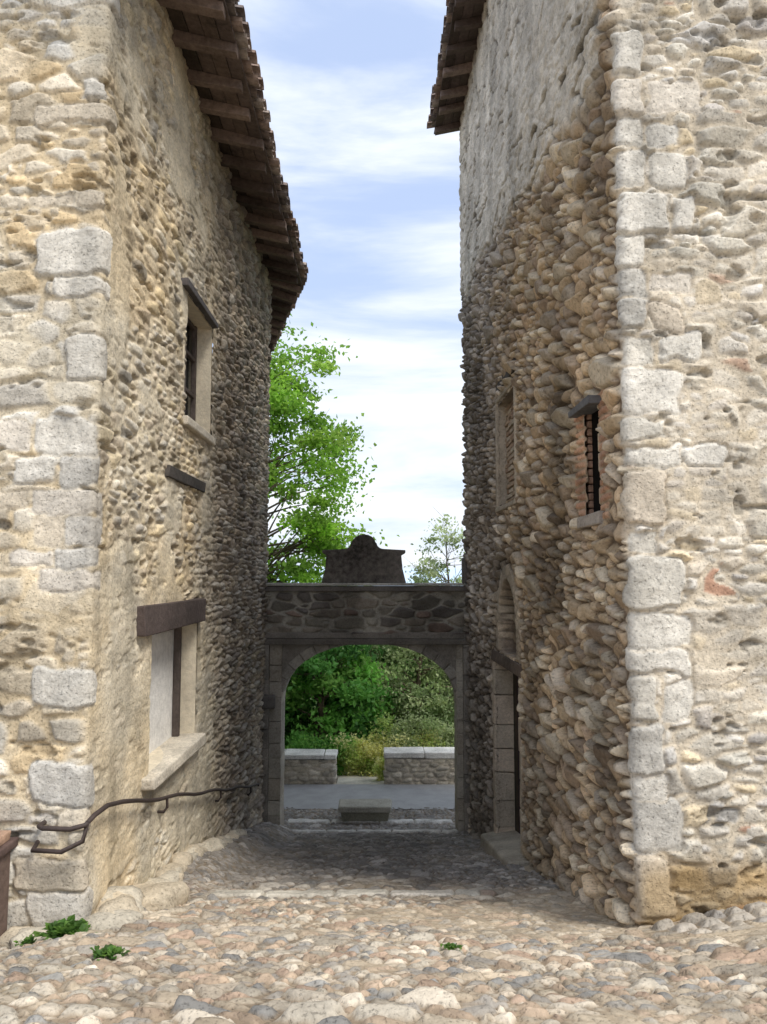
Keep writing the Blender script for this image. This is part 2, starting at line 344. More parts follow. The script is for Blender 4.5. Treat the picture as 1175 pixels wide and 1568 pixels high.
# ---- RIGHT HOUSE
houseR=empty('stone_house')
PR=[(6,13.3),(1.44,13.2),(1.642,5.14),(5.6,5.45)]
l1=math.hypot(4.56,.1); l2=math.hypot(.202,8.06); ucR=l1+l2
def uR(Y): return l1+(13.2-Y)*l2/8.06
def XR(Y): return 1.774-.0257*Y
openR=[(uR(9.92),uR(8.75),.9,2.2),(uR(6.02),uR(5.68),.46,1.27),(uR(10.3),uR(8.78),-4.2,-1.14)]
ya,yb=9.95,8.8
def right_fn(U,Z,us,zs):
    Yw=13.2-(U-l1)
    wu,wz=warp(U,Z,111,.14,.09)
    A=mix3(rubble(wu,wz,.26,.125,103,joint=.010,rnd=.022,amp=.040,tilt=.6,wt=.7,pw=1.8),rubble(wu,wz,.16,.07,107,joint=.008,rnd=.018,amp=.028,tilt=.5,wt=.6,pw=1.8),sst(fbm(U*2,Z*2.6,113,3),.53,.55))
    wz2=wz+.12*(U-l1)
    B=mix3(rubble(wu,wz2,.22,.12,104,joint=.009,rnd=.032,amp=.080,tilt=.8,wt=.6,p=2.2,jy=.8,pw=2.),rubble(wu,wz2,.14,.08,108,joint=.007,rnd=.024,amp=.062,tilt=.8,wt=.6,p=2.2,jy=.8,pw=2.),sst(fbm(U*1.6,Z*2,114,3),.52,.54))
    hB=B[0]+.014*(fbm(U*14,Z*16,140,4)-.5)
    nz=fbm(U*.9,Z*.9,131,4)
    fac=sst(U,ucR-.05,ucR+.05)
    cA=pal(A[2][...,3],A[2][...,4],[(.67,.62,.53),(.59,.54,.45),(.71,.66,.57),(.53,.49,.42),(.65,.54,.37),(.60,.57,.52),(.68,.60,.48),(.51,.47,.42),(.69,.64,.54),(.62,.58,.51),(.63,.59,.50)],.4)
    br=(A[2][...,0]>.965)
    cA=np.where(br[...,None],np.array((.48,.29,.2))[None,None],cA)
    cB=pal(B[2][...,3],B[2][...,4],[(.57,.43,.285),(.48,.365,.26),(.64,.50,.335),(.41,.325,.24),(.59,.46,.31),(.53,.45,.35),(.70,.60,.45)],.55)
    mort=np.array((.60,.52,.40))[None,None]*(.75+.45*nz)[...,None]
    mB_=np.array((.19,.14,.095))[None,None]*(.8+.4*nz)[...,None]
    cA=lerpc(mort,cA,A[1]); cB=lerpc(mB_,cB,B[1])
    gy=sst(Yw+2*(nz-.5),8.5,10.5)*(1-fac)
    grey=cB.mean(-1,keepdims=True)*np.array((1.08,.96,.83))*.95
    cB=lerpc(cB,grey,gy*.75)
    dz=sst(fbm(U*.9,Z*.7,145,4)+.06*sst(-Z,.5,3),.47,.66)
    cB=cB*(1-.38*dz)[...,None]
    h=lerp(hB,A[0],fac); c=lerpc(cB,cA,fac)
    pm=sst(fbm(U*1.6,Z*1.6,141,5),.47,.60)*fac
    h=lerp(h,np.maximum(h*.8,.022+.014*(fbm(U*7,Z*7,142,4)-.5)),pm*.7); c=lerpc(c,mort*1.05,pm*.45)
    ho=sst(fbm(U*5,Z*11,183,3),.66,.76)*fac
    h=h-.035*ho; c=c*(1-.35*ho)[...,None]
    zb=3.85+.75*sst(Yw,5,13)+1.0*(fbm(U*.9,Z*.5,151,5)-.5)
    pl=sst(Z-zb,-.15,.15)*(1-sst(U,ucR-.3,ucR-.1))*sst(U,l1-.2,l1)
    cr=np.abs(fbm(U*1.3,Z*4.2,161,2)-.5); cr2=1-sst(cr,.010,.032)
    cr2=cr2*sst(fbm(U*.8,Z*1.2,171,3),.28,.45)
    hp=.058+.014*(fbm(U*3,Z*5,181,4)-.5)-.05*cr2+hB*.25
    h=lerp(h,hp,pl)
    pc=np.array((.68,.62,.52))[None,None]*(.70+.48*fbm(U*2,Z*1.2,191,5))[...,None]
    pc=pc*(1-.78*cr2)[...,None]
    c=lerpc(c,pc,pl)
    h=h+.04*(fbm(U*.7,Z*.7,201,3)-.5)+.006*(fbm(U*16,Z*20,186,3)-.5)
    cs=[(.67,.63,.55),(.62,.58,.50),(.70,.66,.58),(.61,.53,.42),(.65,.59,.50),(.56,.53,.47)]
    overlay(h,c,us,zs,quoins(ucR,-2.2,8.0,1,23,cs,lo=(.16,.42),long=(.28,.44),short=(.14,.24),back=(.01,.04),skip=.15,amp=.034),U,Z,wob=.055,mort=(.54,.46,.35))
    ft=sst(-Z-1.75+.3*(fbm(U*2,Z*2,196,4)-.5),0,.2)*fac
    c=c*lerpc(flat((1,1,1),U),flat((.70,.59,.43),U),ft)
    ws=sst(fbm(U*3.5,Z*.6,197,4),.52,.7)*.2
    c=c*(1-ws)[...,None]
    R=random.Random(4); rc=[]
    z=.40
    while z<1.3:
        for (a,b) in ((uR(5.66),uR(5.66)+R.uniform(.16,.28)),(uR(6.04)-R.uniform(.14,.26),uR(6.04))):
            rc.append((a,b,z+.004,z+.056,.035,R.choice([(.46,.27,.18),(.52,.32,.21),(.42,.26,.18)])))
        z+=.064
    overlay(h,c,us,zs,rc,U,Z,wob=.01,soft=.01,mort=(.4,.33,.24),rough=.006)
    for k_,(a,b,z0,z1) in enumerate(openR):
        mg=.34 if k_==2 else .18
        d=np.maximum(np.maximum(a-U,U-b),np.maximum(z0-Z,Z-z1)); k=1-sst(d,.02,mg)
        h=lerp(h,np.minimum(h,.02),k)
    cu=(uR(ya)+uR(yb))/2; a=(uR(yb)-uR(ya))/2
    q=np.abs((U-cu)/a)**1.9+(np.clip(Z+.72,0,9)/.66)**2
    near=(1-sst(q,1.6,2.6))*(Z>-1.0); h=lerp(h,np.minimum(h,.03),near)
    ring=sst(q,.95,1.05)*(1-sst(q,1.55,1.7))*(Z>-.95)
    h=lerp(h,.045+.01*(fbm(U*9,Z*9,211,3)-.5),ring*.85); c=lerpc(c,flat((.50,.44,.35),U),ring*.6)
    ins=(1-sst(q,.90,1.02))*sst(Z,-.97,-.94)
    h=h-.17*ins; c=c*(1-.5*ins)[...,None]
    return h,c
us=np.concatenate([np.arange(0,l1-.3,.08),np.arange(l1-.3,uR(9),.02),np.arange(uR(9),ucR-.3,.0165),np.arange(ucR-.3,ucR+1.2,.0115),np.arange(ucR+1.2,ucR+3.9,.05)])
us=incl(us,[v for o_ in openR for v in o_[:2]]); zs=incl(np.concatenate([np.arange(-4.9,-3.2,.02),np.arange(-3.2,4.5,.0118),np.arange(4.5,8.3,.02)]),[v for o_ in openR for v in o_[2:]])
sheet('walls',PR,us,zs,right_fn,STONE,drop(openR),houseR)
mb=MB(); mb.box(5.4,5.65,5.5,13.2,-5,8.95,wc)
mb.hexa([(1.8,5.3,8.1),(5.5,5.6,8.1),(5.5,5.8,8.1),(1.8,5.5,8.1),(1.8,5.3,8.14),(5.5,5.6,9.05),(5.5,5.8,9.05),(1.8,5.5,8.14)],wc)
mb.hexa([(1.6,13.0,8.1),(5.5,13.0,8.1),(5.5,13.15,8.1),(1.6,13.15,8.1),(1.6,13.0,8.13),(5.5,13.0,9.1),(5.5,13.15,9.1),(1.6,13.15,8.13)],wc)
mb.obj('rear_walls',PLAST,houseR)
mb=MB(); z=.9
mb.box(XR(9.3)+.16,XR(9.3)+.2,8.7,9.98,.85,2.25,(.2,.16,.12))
while z<2.16:
    y=8.76-random.uniform(0,.1)
    while y<9.9:
        w=random.uniform(.2,.26); cc=random.choice([(.42,.32,.23),(.48,.39,.29),(.38,.27,.19),(.52,.45,.35)])
        mb.box(XR(9.3)+.06+random.uniform(-.015,.015),XR(9.3)+.17,max(y,8.76),min(y+w,9.91),z,z+.050,cc,.003); y+=w+.012
    z+=.068
mb.obj('bricked_window',STONE,houseR,bevel=.004)
mb=MB()
def rbox(mb,Ya,Yb,dep,front,z0,z1,c,j=0):
    r=lambda:random.uniform(-j,j)
    P=[]
    for z in (z0,z1):
        for (x,y) in ((XR(Ya)-front,Ya),(XR(Ya)+dep,Ya),(XR(Yb)+dep,Yb),(XR(Yb)-front,Yb)): P.append((x+r(),y+r(),z+r()))
    mb.hexa(P,c)
sc=(.44,.38,.30)
rbox(mb,8.66,8.75,.2,.05,.86,2.24,(.60,.52,.41),.006); rbox(mb,9.92,9.99,.2,.05,.86,2.24,sc)
rbox(mb,8.68,9.99,.2,.04,2.24,2.30,sc,.006); rbox(mb,8.68,9.99,.2,.06,.80,.86,sc,.006)
rbox(mb,5.58,6.12,.3,.07,.37,.46,(.33,.29,.25),.01)
z=.46
while z<1.26:
    rbox(mb,6.025,6.10,.3,.0,z,z+.056,(.36,.22,.15),.003); rbox(mb,5.60,5.675,.3,.0,z,z+.056,(.40,.25,.17),.003); z+=.064
z=-4.0
while z<-1.15:
    hh=random.uniform(.28,.42); z1=min(z+hh,-1.14); cc=random.choice([(.50,.43,.34),(.44,.38,.30),(.56,.47,.37)])
    rbox(mb,10.3,10.46,.24,.05,z+.006,z1-.004,cc,.006); rbox(mb,8.62,8.78,.24,.035,z+.006,z1-.004,cc,.006); z+=hh
mb.obj('opening_stones',STONE,houseR,bevel=.012)
mb=MB()
rbox(mb,5.58,6.16,.3,.12,1.27,1.32,(.13,.13,.135),.01)
rbox(mb,8.7,9.95,.14,.05,2.36,2.50,(.08,.07,.06),.014)
rbox(mb,8.6,10.48,.24,.055,-1.14,-.99,(.14,.11,.09),.01)
y=8.79
while y<10.28:
    rbox(mb,y,min(y+.15,10.29),.26,-.20,-3.95,-1.15,tuple(x*random.uniform(.7,1.2) for x in (.05,.04,.035))); y+=.156
mb.obj('door_and_lintels',WOOD,houseR,bevel=.005)
mb=MB(); rbox(mb,5.675,6.025,.20,-.035,.46,1.27,(1,1,1)); mb.obj('slit_void',VOID,houseR)
mb=MB(); mb.hexa([(XR(8.3)-.28,8.3,-3.6),(XR(8.3)+.26,8.3,-3.6),(XR(10.5)+.26,10.5,-4.1),(XR(10.5)-.24,10.5,-4.1),(XR(8.3)-.26,8.3,-3.0),(XR(8.3)+.26,8.3,-2.94),(XR(10.5)+.26,10.5,-3.34),(XR(10.5)-.22,10.5,-3.42)],(.42,.38,.31))
mb.obj('door_step',STONE,houseR,bevel=.03)
eave('roof',houseR,[(1.13,4.8),(.915,13.35)],-1,7.98,slope=.25)

# ------------------------------------------------------------------ GATEWAY
gate=empty('stone_gateway')
GY=13.0
def up_fn(U,Z,us,zs):
    wu,wz=warp(U,Z,311,.1,.07)
    h,m,R=rubble(wu,wz,.34,.14,305,joint=.012,rnd=.022,amp=.05,wt=.7,tilt=.8)
    h=h+.010*(fbm(U*14,Z*14,330,3)-.5)
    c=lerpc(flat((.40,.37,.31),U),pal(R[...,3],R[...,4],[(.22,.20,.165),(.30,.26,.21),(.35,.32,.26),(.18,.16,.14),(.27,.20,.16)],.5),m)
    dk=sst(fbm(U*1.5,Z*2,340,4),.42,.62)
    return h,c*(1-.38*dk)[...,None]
sheet('upper_wall',[(-2.1,GY-.02),(1.55,GY-.02)],np.arange(0,3.66,.016),np.arange(-.98,-.25,.013),up_fn,STONE,None,gate)
mb=MB()
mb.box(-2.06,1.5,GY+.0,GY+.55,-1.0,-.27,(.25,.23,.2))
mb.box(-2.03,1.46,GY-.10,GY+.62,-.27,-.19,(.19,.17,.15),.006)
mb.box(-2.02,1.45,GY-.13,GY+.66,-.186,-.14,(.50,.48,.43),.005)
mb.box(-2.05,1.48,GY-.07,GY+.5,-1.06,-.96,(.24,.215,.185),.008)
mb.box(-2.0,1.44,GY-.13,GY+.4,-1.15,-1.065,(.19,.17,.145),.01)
mb.box(1.33,1.46,GY-.15,GY+.1,-.14,.28,(.16,.145,.13),.01)
mb.obj('coping_and_ledges',STONE,gate,bevel=.012)
def archz(t): return -2.17+1.02*max(0,1-abs(t)**2.15)**(1/2.15)
mb=MB(); n=48; cx=-.24; hw=1.46
ts=[-math.cos(math.pi*i/n) for i in range(n+1)]
for i in range(n):
    ta,tb=ts[i],ts[i+1]; xa,xb=cx+ta*hw,cx+tb*hw; za,zb=archz(ta),archz(tb); y0,y1,zt=GY+.05,GY+.45,-1.06
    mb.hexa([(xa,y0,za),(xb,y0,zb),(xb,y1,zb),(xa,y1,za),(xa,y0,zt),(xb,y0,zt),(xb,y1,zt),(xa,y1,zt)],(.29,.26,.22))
mb.obj('arch_spandrels',STONE,gate)
mb=MB()
for (xa,xb,rnd) in ((-2.05,-1.70,1),(1.22,1.5,0)):
    z=-4.6
    while z<-1.07:
        hh=random.uniform(.22,.42); z1=min(z+hh,-1.06)
        cc=random.choice([(.38,.34,.28),(.44,.40,.33),(.33,.30,.25),(.40,.35,.28)])
        mb.box(xa,xb,GY+.0+random.uniform(-.012,.012),GY+.5,z+.004,z1-.004,cc,.004); z+=hh
for (xa,xb) in ((-2.05,-1.90),(1.32,1.5)):
    z=-4.6
    while z<-1.16:
        hh=random.uniform(.3,.5); z1=min(z+hh,-1.16)
        mb.box(xa,xb,GY-.12+random.uniform(-.01,.01),GY+.02,z+.004,z1-.004,random.choice([(.23,.21,.18),(.30,.27,.23)]),.005); z+=hh
n=17
for i in range(n):
    a0=-math.cos(math.pi*(i+.04)/n);a1=-math.cos(math.pi*(i+.96)/n)
    def rp(t,o):
        z=archz(t); e=1e-3
        dz=(archz(min(t+e,1))-archz(max(t-e,-1)))/((min(t+e,1)-max(t-e,-1))*1.46); nn=Vector((-dz,1)).normalized()
        return (-.24+t*1.46+nn.x*o,max(z+nn.y*o,-9))
    p=[rp(a0,0),rp(a1,0),rp(a1,.16),rp(a0,.16)]
    if max(q[1] for q in p)>-1.07: p=[(x,min(z,-1.07)) for x,z in p]
    cc=random.choice([(.36,.33,.28),(.42,.38,.32),(.31,.28,.24)])
    mb.hexa([(p[0][0],GY+.02,p[0][1]),(p[1][0],GY+.02,p[1][1]),(p[1][0],GY+.46,p[1][1]),(p[0][0],GY+.46,p[0][1]),(p[3][0],GY+.02,p[3][1]),(p[2][0],GY+.02,p[2][1]),(p[2][0],GY+.46,p[2][1]),(p[3][0],GY+.46,p[3][1])],cc)
mb.obj('arch_stones',STONE,gate,bevel=.01)
mb=MB(); mb.box(-2.02,-1.78,12.75,12.9,-2.2,-1.98,(.14,.13,.12),.02); mb.obj('corbel',STONE,gate,bevel=.03)
prof=[(-.72,-.14),(-.66,.10),(-.64,.33),(-.71,.37),(-.71,.42),(-.34,.44)]
for i in range(7):
    a=i/6*math.pi/2; prof.append((-.34+.12*math.sin(a),.44+.10*(1-math.cos(a))))
for i in range(1,9):
    a=math.pi-i/8*math.pi; prof.append((.20*math.cos(a)*1.0,.54+.15*math.sin(a)))
for i in range(6,-1,-1):
    a=i/6*math.pi/2; prof.append((.34-.12*math.sin(a),.44+.10*(1-math.cos(a))))
prof+=[(.71,.42),(.71,.37),(.64,.33),(.66,.10),(.72,-.14)]
import bmesh
bm=bmesh.new(); vs=[bm.verts.new((-.335+x,GY+.1,z)) for x,z in prof]
f=bm.faces.new(vs); r=bmesh.ops.extrude_face_region(bm,geom=[f])
bmesh.ops.translate(bm,verts=[v for v in r['geom'] if isinstance(v,bmesh.types.BMVert)],vec=(0,.34,0))
bmesh.ops.recalc_face_normals(bm,faces=bm.faces)
me=bpy.data.meshes.new('crest'); bm.to_mesh(me); bm.free()
a=me.color_attributes.new('Col','FLOAT_COLOR','POINT')
for i in range(len(me.vertices)): a.data[i].color=(.21,.185,.16,1)
cr=bpy.data.objects.new('crest',me); COL.objects.link(cr); cr.parent=gate
CREST=mk_mat('crest_stone',bump=1,bdist=.06,bs=12,nscale=12,vary=.75,pits=True); me.materials.append(CREST)
m=cr.modifiers.new('b','BEVEL');m.width=.02;m.segments=2

# ------------------------------------------------------------------ GROUND
PY=[-60,0,2.2,3.2,5.2,13,13.8,15,17.2,19,22,30,60,200,1000,6000]
PZ=[-1.45,-1.5,-1.54,-1.70,-2.30,-4.22,-4.36,-4.42,-4.46,-4.7,-5.6,-9,-20,-45,-70,-90]
def zg(x,y):
    z=np.interp(y,PY,PZ)
    k=1-sst(y,5.3,6.2)
    z=z+k*(.17*np.clip(x-1.6,0,3)+.22*np.clip(x+1.9,-2,0))
    b=sst(-x,1.38,1.75)*.16*sst(y,6.5,8)*(1-sst(y,12.6,13))
    return z+b
xs=np.concatenate([-np.geomspace(6000,5,40),np.linspace(-4.6,4.6,60),np.geomspace(5,6000,40)])
ys=np.concatenate([[-60,-30,-10,-4],np.linspace(0,22,110),np.geomspace(22.6,6000,50)])
Xg,Yg=np.meshgrid(xs,ys,indexing='ij')
Zg=zg(Xg,Yg)-.06
Zg=Zg+np.where(Yg>22,(fbm(Xg*.02,Yg*.02,5,4)-.5)*np.clip((Yg-22)*.03,0,6),0)
ny=len(ys); i,j=np.meshgrid(np.arange(len(xs)-1),np.arange(ny-1),indexing='ij'); a=(i*ny+j).ravel()
cg=np.where((Yg>17.3)[...,None],np.array((.09,.13,.045)),np.array((.40,.34,.26)))
cg=np.where(((Yg>17.0)&(Yg<19)&(np.abs(Xg+.5)<.7))[...,None],np.array((.55,.52,.45)),cg)
raw_mesh('ground',np.stack([Xg,Yg,Zg],-1),np.stack([a,a+ny,a+ny+1,a+1],-1),COB,cg)
xs=np.concatenate([np.arange(-4.5,-2.8,.05),np.arange(-2.8,2.85,.0112),np.arange(2.85,4.5,.05)])
y_=[.4]
while y_[-1]<14.95: y_.append(y_[-1]+ (.05 if y_[-1]<2.3 else max(.0112,.0021*y_[-1])))
ys=np.array(y_)
X,Y=np.meshgrid(xs,ys,indexing='ij')
wu,wy=warp(X,Y,401,.16,.14,.6)
wx=wu+.12*Y; wy=wy+.06*X
g1=rubble(wx,wy,.155,.075,402,joint=.006,rnd=.017,amp=.029,tilt=1.0,wt=.8,p=2.6,jy=.8,pw=1.8)
g2=rubble(wx,wy,.085,.050,403,joint=.005,rnd=.015,amp=.023,tilt=.9,wt=.7,p=2.4,jy=.8,pw=1.8)
mk=sst(fbm(X*1.5,Y*1.7,421,4),.45,.47)
h,m,RR=mix3(g1,g2,mk)
P1=[(.45,.38,.285),(.38,.33,.26),(.52,.44,.34),(.31,.28,.24),(.46,.38,.28),(.41,.30,.22),(.27,.26,.24),(.56,.49,.39),(.42,.32,.23),(.46,.41,.33)]
c=pal(RR[...,3],RR[...,4],P1,.5)
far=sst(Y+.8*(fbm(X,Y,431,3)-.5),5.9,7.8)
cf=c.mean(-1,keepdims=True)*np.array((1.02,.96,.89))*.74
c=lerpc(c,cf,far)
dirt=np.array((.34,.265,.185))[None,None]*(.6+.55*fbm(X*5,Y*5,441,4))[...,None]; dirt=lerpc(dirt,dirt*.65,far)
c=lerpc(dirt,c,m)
sd=sst(fbm(X*1.4,Y*1.4,451,5),.48,.62)*(1-far*.7)
h=lerp(h,np.maximum(h*.85,.013),sd*.8); c=lerpc(c,np.array((.52,.43,.31))[None,None]*(.72+.45*fbm(X*8,Y*8,455,3))[...,None],sd*.5)
gv=sst(fbm(X*2,Y*2,461,4),.45,.6)*sst(-X,1.3,2.0)*(1-sst(Y,5.0,6.5))
c=lerpc(c,flat((.38,.34,.23),X),gv*.4)
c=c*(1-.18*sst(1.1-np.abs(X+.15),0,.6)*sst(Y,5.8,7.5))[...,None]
h=h+.05*(fbm(X*.9,Y*.9,471,3)-.5)+.008*(fbm(X*16,Y*16,481,4)-.5)
R=random.Random(3); rc=[]
x=-1.42
while x<.75:
    w=R.uniform(.35,.7); rc.append((x,min(x+w,.8),6.48+R.uniform(-.02,.02),6.70+R.uniform(-.02,.02),.03,R.choice([(.62,.57,.49),(.56,.52,.44)]))); x+=w+.01
x=-1.7
while x<1.2:
    w=R.uniform(.4,.9); rc.append((x,min(x+w,1.22),12.72,13.0,.05,R.choice([(.58,.56,.52),(.62,.59,.54)]))); x+=w+.01
x=-1.7
while x<1.2:
    w=R.uniform(.4,.9); rc.append((x,min(x+w,1.22),13.9,14.1,.04,(.6,.58,.54))); x+=w+.01
overlay(h,c,xs,ys,rc,X,Y,wob=.03,mort=(.30,.26,.20))
rc=[]
for row in range(3):
    x=1.70+row*.05
    while x<4:
        w=R.uniform(.10,.19); rc.append((x,x+w,5.10-row*.15-.15,5.10-row*.15,.06-.015*row,R.choice([(.44,.39,.32),(.36,.33,.29),(.48,.43,.36)]))); x+=w+.01
overlay(h,c,xs,ys,rc,X,Y,wob=.04,soft=.05,mort=(.22,.17,.12))
Z=zg(X,Y)+h
ny=len(ys); i,j=np.meshgrid(np.arange(len(xs)-1),np.arange(ny-1),indexing='ij'); a=(i*ny+j).ravel()
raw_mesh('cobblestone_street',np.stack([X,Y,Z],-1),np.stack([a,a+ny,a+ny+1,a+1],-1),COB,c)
xs=np.linspace(-40,40,81); ys=np.array([14.9,15,15.5,16,16.75]); X,Y=np.meshgrid(xs,ys,indexing='ij')
ny=5; i,j=np.meshgrid(np.arange(80),np.arange(4),indexing='ij'); a=(i*ny+j).ravel()
raw_mesh('road',np.stack([X,Y,np.interp(Y,PY,PZ)+.012],-1),np.stack([a,a+ny,a+ny+1,a+1],-1),ASPH,np.ones((X.size,3)))

# ---- footing stones
R=random.Random(12)
bmr=bmesh.new(); bmesh.ops.create_icosphere(bmr,subdivisions=3,radius=1)
IV=np.array([v.co[:] for v in bmr.verts]); IF=np.array([[v.index for v in f.verts] for f in bmr.faces]); bmr.free()
def rocks(name,specs,parent=None,mat=STONE):
    V=[];F=[];C=[];n=0
    for k,(cx,cy,cz,sx,sy,sz,rot,cc) in enumerate(specs):
        p=np.sign(IV)*np.abs(IV)**.75
        nn=fbm(IV[:,0]*1.6+k*7.3+50,IV[:,1]*1.6+IV[:,2]*1.3+50,500+k%5,3)
        p=p*(.65+.7*nn)[:,None]*np.array((sx,sy,sz))
        ca,sa=math.cos(rot),math.sin(rot)
        q=np.stack([p[:,0]*ca-p[:,1]*sa+cx,p[:,0]*sa+p[:,1]*ca+cy,p[:,2]+cz],-1)
        V.append(q);F.append(IF+n);n+=len(q);C.append(np.tile(cc,(len(q),1)))
    return raw_mesh(name,np.concatenate(V),np.concatenate(F),mat,np.concatenate(C),True,parent)
sp=[]
for k in range(40):
    y=5.3+k*.13+R.uniform(-.08,.08); x=-1.95+R.uniform(-.03,.22)*(1 if y<6.6 else .4)
    s=R.uniform(.06,.19) if y<6.8 else R.uniform(.05,.10)
    sp.append((x,y,float(zg(np.array(x),np.array(y)))+.0,s*1.2,s*1.4,s*R.uniform(.5,1.2),R.uniform(-.7,.7),R.choice([(.56,.48,.36),(.50,.45,.36),(.62,.55,.43)])))
for k in range(7):
    x=-1.98-R.uniform(0,.5); y=5.2+R.uniform(-.05,.05); s=R.uniform(.05,.12)
    sp.append((x,y,float(zg(np.array(x),np.array(y)))+.01,s*1.3,s,s*.7,0,R.choice([(.54,.47,.36),(.6,.54,.43)])))
rocks('footing_stones',sp,houseL)
sp=[]
for k in range(22):
    y=5.3+k*.36; x=XR(y)+.02; s=R.uniform(.06,.12)
    if 8.2<y<10.6: continue
    sp.append((x,y,float(zg(np.array(x),np.array(y)))+.0,s*.8,s*1.5,s*.8,R.uniform(-.3,.3),R.choice([(.36,.30,.22),(.31,.27,.21),(.42,.35,.27)])))
rocks('footing_stones',sp,houseR)

# ---- parapets
def par(name,P,L,ztop,zbot,coping):
    e=empty(name)
    sheet('masonry',P,np.arange(0,L,.022),np.arange(zbot,ztop,.018),lambda U,Z,a,b:up2(U,Z),STONE,None,e)
    mb=MB()
    for b in coping: mb.box(*b,(.74,.72,.67),.008)
    mb.obj('coping',STONE,e,bevel=.02)
def up2(U,Z):
    wu,wz=warp(U,Z,511)
    h,m,R=rubble(wu,wz,.22,.10,505,joint=.008,rnd=.02,amp=.035,wt=.6)
    c=lerpc(flat((.56,.50,.40),U),pal(R[...,3],R[...,4],[(.60,.53,.41),(.52,.46,.38),(.64,.58,.48),(.44,.40,.33)],.4),m)
    return h,c
def cop(x0,x1,y0,y1,z0,z1):
    o=[];x=x0
    while x<x1-.1:
        w=random.uniform(.7,1.2); xe=min(x+w,x1); o.append((x+.004,xe-.004,y0,y1,z0,z1)); x=xe
    return o
par('parapet_wall',[(-9,16.8),(-1.05,16.8),(-1.05,17.25),(-9,17.25)],16.3,-3.93,-4.7,cop(-9,-1.0,16.74,17.3,-3.93,-3.82))
par('parapet_wall',[(9,17.25),(.05,17.25),(.05,16.8),(9,16.8)],18.3,-3.90,-4.7,cop(0,9,16.74,17.3,-3.90,-3.78))

mb=MB()
mb.hexa([(-.70,13.95,-4.5),(.05,13.95,-4.5),(.05,14.3,-4.5),(-.70,14.3,-4.5),(-.76,13.9,-4.16),(.11,13.9,-4.16),(.11,14.35,-4.16),(-.76,14.35,-4.16)],(.27,.26,.20))
mb.box(-.80,.15,13.86,14.39,-4.157,-4.07,(.40,.38,.32),.012)
mb.obj('stone_bench',STONE,None,bevel=.025)

# ---- handrail
mb=MB()
pts=[(-2.28,5.34,-1.66),(-2.28,5.24,-1.66),(-2.24,5.2,-1.66),(-2.05,5.18,-1.66),(-1.96,5.2,-1.64),(-1.93,5.28,-1.60),(-1.92,5.5,-1.60)]
for k in range(1,22): 
    y=5.5+k*.315; pts.append((-1.92,y,-1.60-.2445*(y-5.5)+.012*math.sin(k*1.3)))
pts+= [(-1.94,12.2,-3.25),(-2.0,12.25,-3.25)]
mb.tube(pts,[.017]*len(pts),8)
mb.tube([(-2.32,5.34,-1.78),(-2.30,5.2,-1.80),(-2.1,5.17,-1.80),(-1.97,5.19,-1.74),(-1.95,5.22,-1.62)],[.016]*5,8)
for y in (7.0,9.3,11.4):
    z=-1.60-.2445*(y-5.5); mb.tube([(-1.92,y,z),(-1.92,y+.01,z-.09),(-1.95,y+.01,z-.13),(-2.03,y+.01,z-.13)],[.014]*4,6)
mb.obj('iron_handrail',METAL,None,smooth=True)

mb=MB()
mb.box(-2.86,-2.49,4.98,5.3,-2.6,-1.82,(.12,.085,.07),.006)
mb.box(-2.90,-2.455,4.95,5.33,-1.816,-1.76,(.11,.075,.065),.006)
mb.box(-2.86,-2.485,4.96,4.98,-2.25,-2.18,(.08,.06,.055),.003)
mb.box(-2.87,-2.48,5.0,5.28,-1.755,-1.70,(.35,.23,.16),.008)
mb.obj('wooden_chest',WOOD,None,bevel=.01)

